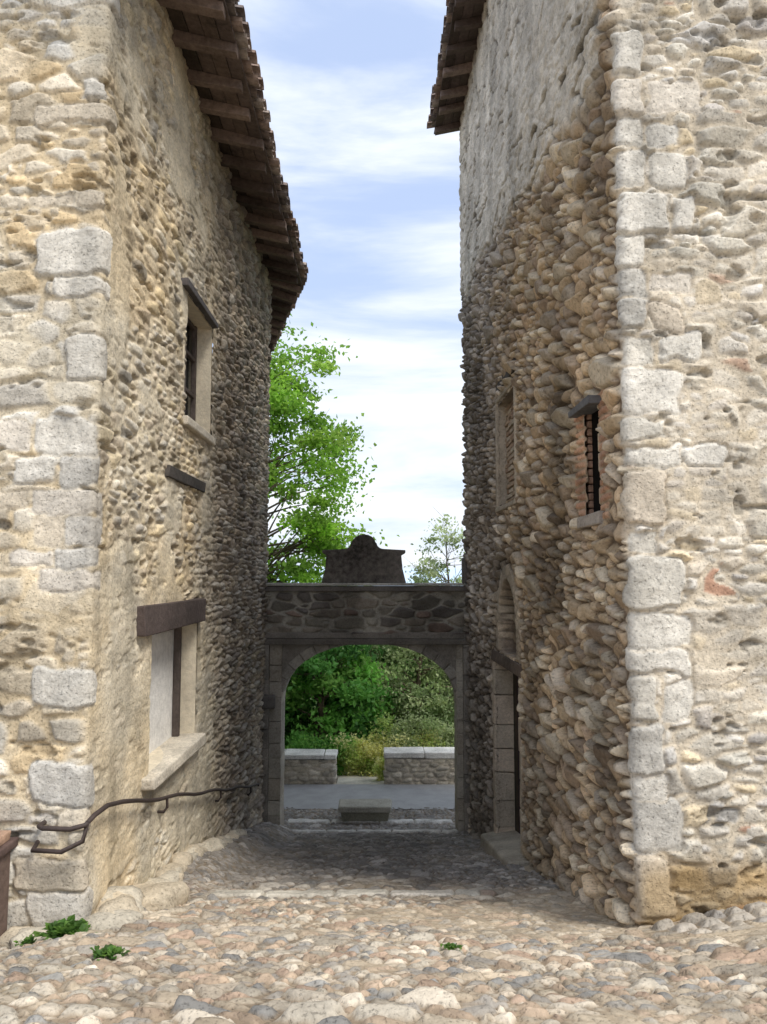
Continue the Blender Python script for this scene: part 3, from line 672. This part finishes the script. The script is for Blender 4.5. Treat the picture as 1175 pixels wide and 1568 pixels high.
# ------------------------------------------------------------------ foliage
def leaf_mesh(name,C,size,col,parent=None,seed=0,flat_=.0):
    r=np.random.default_rng(seed); n=len(C)
    a=r.normal(size=(n,3)); a/=np.linalg.norm(a,axis=1)[:,None]
    b=r.normal(size=(n,3)); b[:,2]*=(1-flat_); b-= (b*a).sum(1)[:,None]*a; b/=np.linalg.norm(b,axis=1)[:,None]
    s=size*r.uniform(.6,1.3,n)[:,None]
    nrm=np.cross(a,b)
    V=np.stack([C-a*s*.6,C+b*s*.38+nrm*s*.12,C+a*s*.6,C-b*s*.38+nrm*s*.12],1).reshape(-1,3)
    F=np.arange(n*4).reshape(n,4)
    return raw_mesh(name,V,F,LEAF,np.repeat(col,4,axis=0),False,parent)
def tree(name,base,H,crown_c,crown_r,nclump,per,leaf,cols,seed,clump_s=.32,trunk_r=.16,shape=None,bare=False):
    e=empty(name); r=np.random.default_rng(seed); R=random.Random(seed)
    mb=MB(); base=Vector(base); cc=Vector(crown_c); cr=Vector(crown_r)
    top=Vector((cc.x+R.uniform(-.2,.2),cc.y,cc.z+cr.z*.75))
    tp=[];n=9
    for i in range(n):
        t=i/(n-1); p=base.lerp(top,t)+Vector((R.uniform(-1,1),R.uniform(-1,1),0))*.10*math.sin(t*3.1); tp.append(p)
    mb.tube(tp,[trunk_r*(1-.9*i/(n-1)) for i in range(n)],8)
    pts=[]
    while len(pts)<nclump:
        d=r.normal(size=3); d/=np.linalg.norm(d); rad=r.uniform(.25,1)**.5
        lob=.78+.42*float(fbm(np.array([d[0]*2+9]),np.array([d[2]*2.2+d[1]+9]),seed+60,3)[0])
        p=np.array(cc)+d*np.array(cr)*rad*lob
        if shape and not shape(p): continue
        pts.append(p)
    pts=np.array(pts)
    for p in pts:
        z=p[2]-abs(R.gauss(.5,.3))*cr.z*.35; t=min(max((z-base.z)/(top.z-base.z),.15),.97)
        i=t*(n-1); k=int(i); s=tp[k].lerp(tp[min(k+1,n-1)],i-k); q=Vector(p)
        mid=s.lerp(q,.5)+Vector((R.uniform(-.1,.1),R.uniform(-.1,.1),R.uniform(-.05,.2)))
        r0=trunk_r*(1-.9*t)*.35+.006
        mb.tube([s,mid,q],[r0,r0*.6,.006],5)
        if bare or R.random()<.5:
            for _ in range(3):
                q2=q+Vector((R.gauss(0,.25),R.gauss(0,.25),R.gauss(.1,.25))); mb.tube([q,q2],[.006,.003],3)
    mb.obj('trunk_and_limbs',BARK,e,smooth=True)
    C=np.repeat(pts,per,axis=0); nn=len(C)
    cs=np.repeat(r.uniform(.6,1.3,len(pts))*clump_s,per)
    C=C+r.normal(size=(nn,3))*cs[:,None]*np.array((1,1,.5))
    ci=np.repeat(r.integers(0,len(cols),len(pts)),per); br=np.repeat(r.uniform(.7,1.25,len(pts)),per)*r.uniform(.75,1.25,nn)
    col=np.array(cols)[ci]*br[:,None]
    leaf_mesh('leaves',C,leaf,col,e,seed)
    return e
BR=[(.18,.34,.045),(.22,.40,.05),(.15,.29,.04),(.27,.42,.08)]
DK=[(.10,.26,.06),(.13,.32,.06),(.06,.17,.04),(.18,.36,.08)]
GR=[(.32,.38,.20),(.26,.34,.15),(.38,.44,.25),(.19,.26,.12)]
tree('tree',(-3.9,22,-5.6),0,(-3.2,22,2.5),(2.75,2.3,5.0),150,165,.13,BR,1,clump_s=.30,trunk_r=.2)
tree('tree',(-3.6,20.6,-5.2),0,(-3.3,20.6,-2.9),(1.7,1.3,1.9),70,170,.13,DK,2,clump_s=.26)
tree('tree',(-1.6,20.4,-5.2),0,(-1.5,20.4,-3.1),(1.3,1.1,2.0),70,170,.13,DK,3,clump_s=.24)
tree('tree',(-.3,22.5,-5.8),0,(-.3,22.5,-3.1),(1.4,1.2,2.1),60,150,.12,DK+GR,4,clump_s=.26)
tree('tree',(1.0,21.5,-5.5),0,(1.0,21.5,-3.1),(1.4,1.2,2.1),60,110,.10,GR,5,clump_s=.26,bare=True)
tree('tree',(2.7,21,-5.5),0,(2.6,21,-3.0),(1.5,1.2,2.0),60,110,.10,GR,6,clump_s=.26,bare=True)
tree('tree',(2.15,23,-5.8),0,(1.95,23,-1.1),(1.45,1.1,2.9),140,65,.085,GR,7,clump_s=.2,trunk_r=.09,bare=True)
r=np.random.default_rng(77); n=420
P=np.stack([r.uniform(-16,16,n),r.uniform(25,32,n),np.zeros(n)],-1); P[:,2]=-.085*P[:,1]*1.0+r.uniform(-5,0.9,n)
C=np.repeat(P,110,axis=0)+r.normal(size=(n*110,3))*np.array((.6,.6,.35))
col=np.array(DK+GR+[(.12,.2,.04)])[np.repeat(r.integers(0,9,n),110)]*np.repeat(r.uniform(.6,1.3,n),110)[:,None]*r.uniform(.75,1.25,n*110)[:,None]
leaf_mesh('distant_trees',C,.2,col,None,5)
def shrub(name,c,rad,n,leaf,cols,seed):
    r=np.random.default_rng(seed); k=30; P=r.normal(size=(k,3)); P/=np.linalg.norm(P,axis=1)[:,None]; P=P*r.uniform(.3,1,k)[:,None]*np.array(rad)+np.array(c); P[:,2]=np.maximum(P[:,2],c[2]-rad[2])
    C=np.repeat(P,n//k,axis=0); C=C+r.normal(size=C.shape)*np.array(rad)*.16
    col=np.array(cols)[np.repeat(r.integers(0,len(cols),k),n//k)]*r.uniform(.7,1.3,len(C))[:,None]
    return leaf_mesh(name,C,leaf,col,None,seed,.5)
YG=[(.58,.58,.24),(.46,.54,.18),(.62,.62,.32),(.32,.42,.13)]
shrub('shrub',(-.55,18.6,-4.25),(.8,.5,.6),7000,.06,YG,21)
shrub('shrub',(-1.5,18.4,-4.2),(.8,.5,.5),5000,.07,DK,22)
shrub('shrub',(.7,18.6,-4.0),(1.0,.5,.75),7000,.06,GR+YG,23)
shrub('shrub',(2.0,18.6,-4.0),(1.0,.5,.7),5000,.07,GR,24)
shrub('shrub',(-.05,17.5,-4.35),(.18,.2,.28),1800,.04,YG,25)
def weed(name,x,y,s,n,seed):
    z=float(zg(np.array(x),np.array(y)))+.02
    r=np.random.default_rng(seed); V=[];F=[];C=[]
    for k in range(n):
        a=r.uniform(0,6.28); L=s*r.uniform(.4,1); el=r.uniform(.2,1.2); w=L*.28
        bx=x+r.normal()*s*.45; by=y+r.normal()*s*.3
        d=np.array((math.cos(a)*math.cos(el),math.sin(a)*math.cos(el),math.sin(el))); q=np.array((-math.sin(a),math.cos(a),0))
        b=np.array((bx,by,z)); i=len(V); m_=b+d*L*.6; t=b+d*L+np.array((0,0,-.2*L))
        V+=[b,m_+q*w,t,m_-q*w]; F.append((i,i+1,i+2,i+3)); c=np.array([(.09,.19,.04),(.14,.26,.055),(.07,.14,.035)][r.integers(0,3)])*r.uniform(.8,1.2); C+=[c]*4
    return raw_mesh(name,V,F,LEAF,C,False)
weed('weeds',-1.97,5.0,.12,220,1); weed('weeds',-1.42,4.15,.07,90,2); weed('weeds',.37,4.35,.045,50,3); weed('weeds',-2.2,4.95,.05,60,4)

xs=np.linspace(-5000,5000,160); V=[];F=[]
for k,x in enumerate(xs):
    t=5+50*float(fbm(np.array([x*.0008+40]),np.array([3.3]),601,4)[0])
    V+=[(x,4200+abs(x)*.1,-100),(x,4500+abs(x)*.1,t)]
    if k: b_=2*k; F.append((b_-2,b_,b_+1,b_-1))
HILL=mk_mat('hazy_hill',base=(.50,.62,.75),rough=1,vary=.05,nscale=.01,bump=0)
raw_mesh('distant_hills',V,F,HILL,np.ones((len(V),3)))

# ------------------------------------------------------------------ sky + sun
E=math.radians(52); az=math.atan2(.72,-.69)
w=bpy.data.worlds.new('World'); S.world=w; w.use_nodes=True; nt=w.node_tree; N=nt.nodes;L=nt.links; N.clear()
out=N.new('ShaderNodeOutputWorld'); b1=N.new('ShaderNodeBackground'); b2=N.new('ShaderNodeBackground'); mx=N.new('ShaderNodeMixShader')
sky=N.new('ShaderNodeTexSky'); sky.sky_type='NISHITA'; sky.sun_disc=False; sky.sun_elevation=E; sky.sun_rotation=az; sky.air_density=1.0; sky.dust_density=1.0
L.new(sky.outputs[0],b1.inputs[0]); b1.inputs[1].default_value=.15
b2.inputs[1].default_value=1.2
tc=N.new('ShaderNodeTexCoord'); mp=N.new('ShaderNodeMapping'); mp.inputs['Scale'].default_value=(1.0,1.0,5.5); mp.inputs['Location'].default_value=(.3,.2,.42)
L.new(tc.outputs['Generated'],mp.inputs[0])
n1=N.new('ShaderNodeTexNoise'); n1.inputs['Scale'].default_value=1.9; n1.inputs['Detail'].default_value=8; n1.inputs['Roughness'].default_value=.55; n1.inputs['Distortion'].default_value=.25
L.new(mp.outputs[0],n1.inputs['Vector'])
mr=N.new('ShaderNodeMapRange'); mr.interpolation_type='SMOOTHSTEP'; mr.inputs[1].default_value=.35; mr.inputs[2].default_value=.61; mr.inputs[3].default_value=0; mr.inputs[4].default_value=1
L.new(n1.outputs[0],mr.inputs[0])
cm=N.new('ShaderNodeMix'); cm.data_type='RGBA'; cm.inputs[6].default_value=(.58,.71,1.0,1); cm.inputs[7].default_value=(.91,.95,1,1)
L.new(mr.outputs[0],cm.inputs[0]); L.new(cm.outputs[2],b2.inputs[0])
m2=N.new('ShaderNodeMapRange'); m2.inputs[3].default_value=.72; m2.inputs[4].default_value=.96; L.new(mr.outputs[0],m2.inputs[0])
L.new(m2.outputs[0],mx.inputs[0]); L.new(b1.outputs[0],mx.inputs[1]); L.new(b2.outputs[0],mx.inputs[2]); L.new(mx.outputs[0],out.inputs[0])
sl=bpy.data.lights.new('sun','SUN'); sl.energy=3.5; sl.angle=math.radians(20); sl.color=(1,.95,.87)
so=bpy.data.objects.new('sun',sl); COL.objects.link(so)
so.rotation_euler=Vector((-.72*math.cos(E),.69*math.cos(E),-math.sin(E))).to_track_quat('-Z','Y').to_euler()

# ------------------------------------------------------------------ camera
cd=bpy.data.cameras.new('camera'); cam=bpy.data.objects.new('camera',cd); COL.objects.link(cam)
cd.sensor_fit='HORIZONTAL'; cd.sensor_width=36; cd.lens=36.06; cd.clip_start=.05; cd.clip_end=20000
cam.location=(0,0,0); cam.rotation_euler=(math.radians(90+4.67),0,0)
S.camera=cam
S.view_settings.view_transform='Standard'; S.view_settings.look='None'; S.view_settings.exposure=0
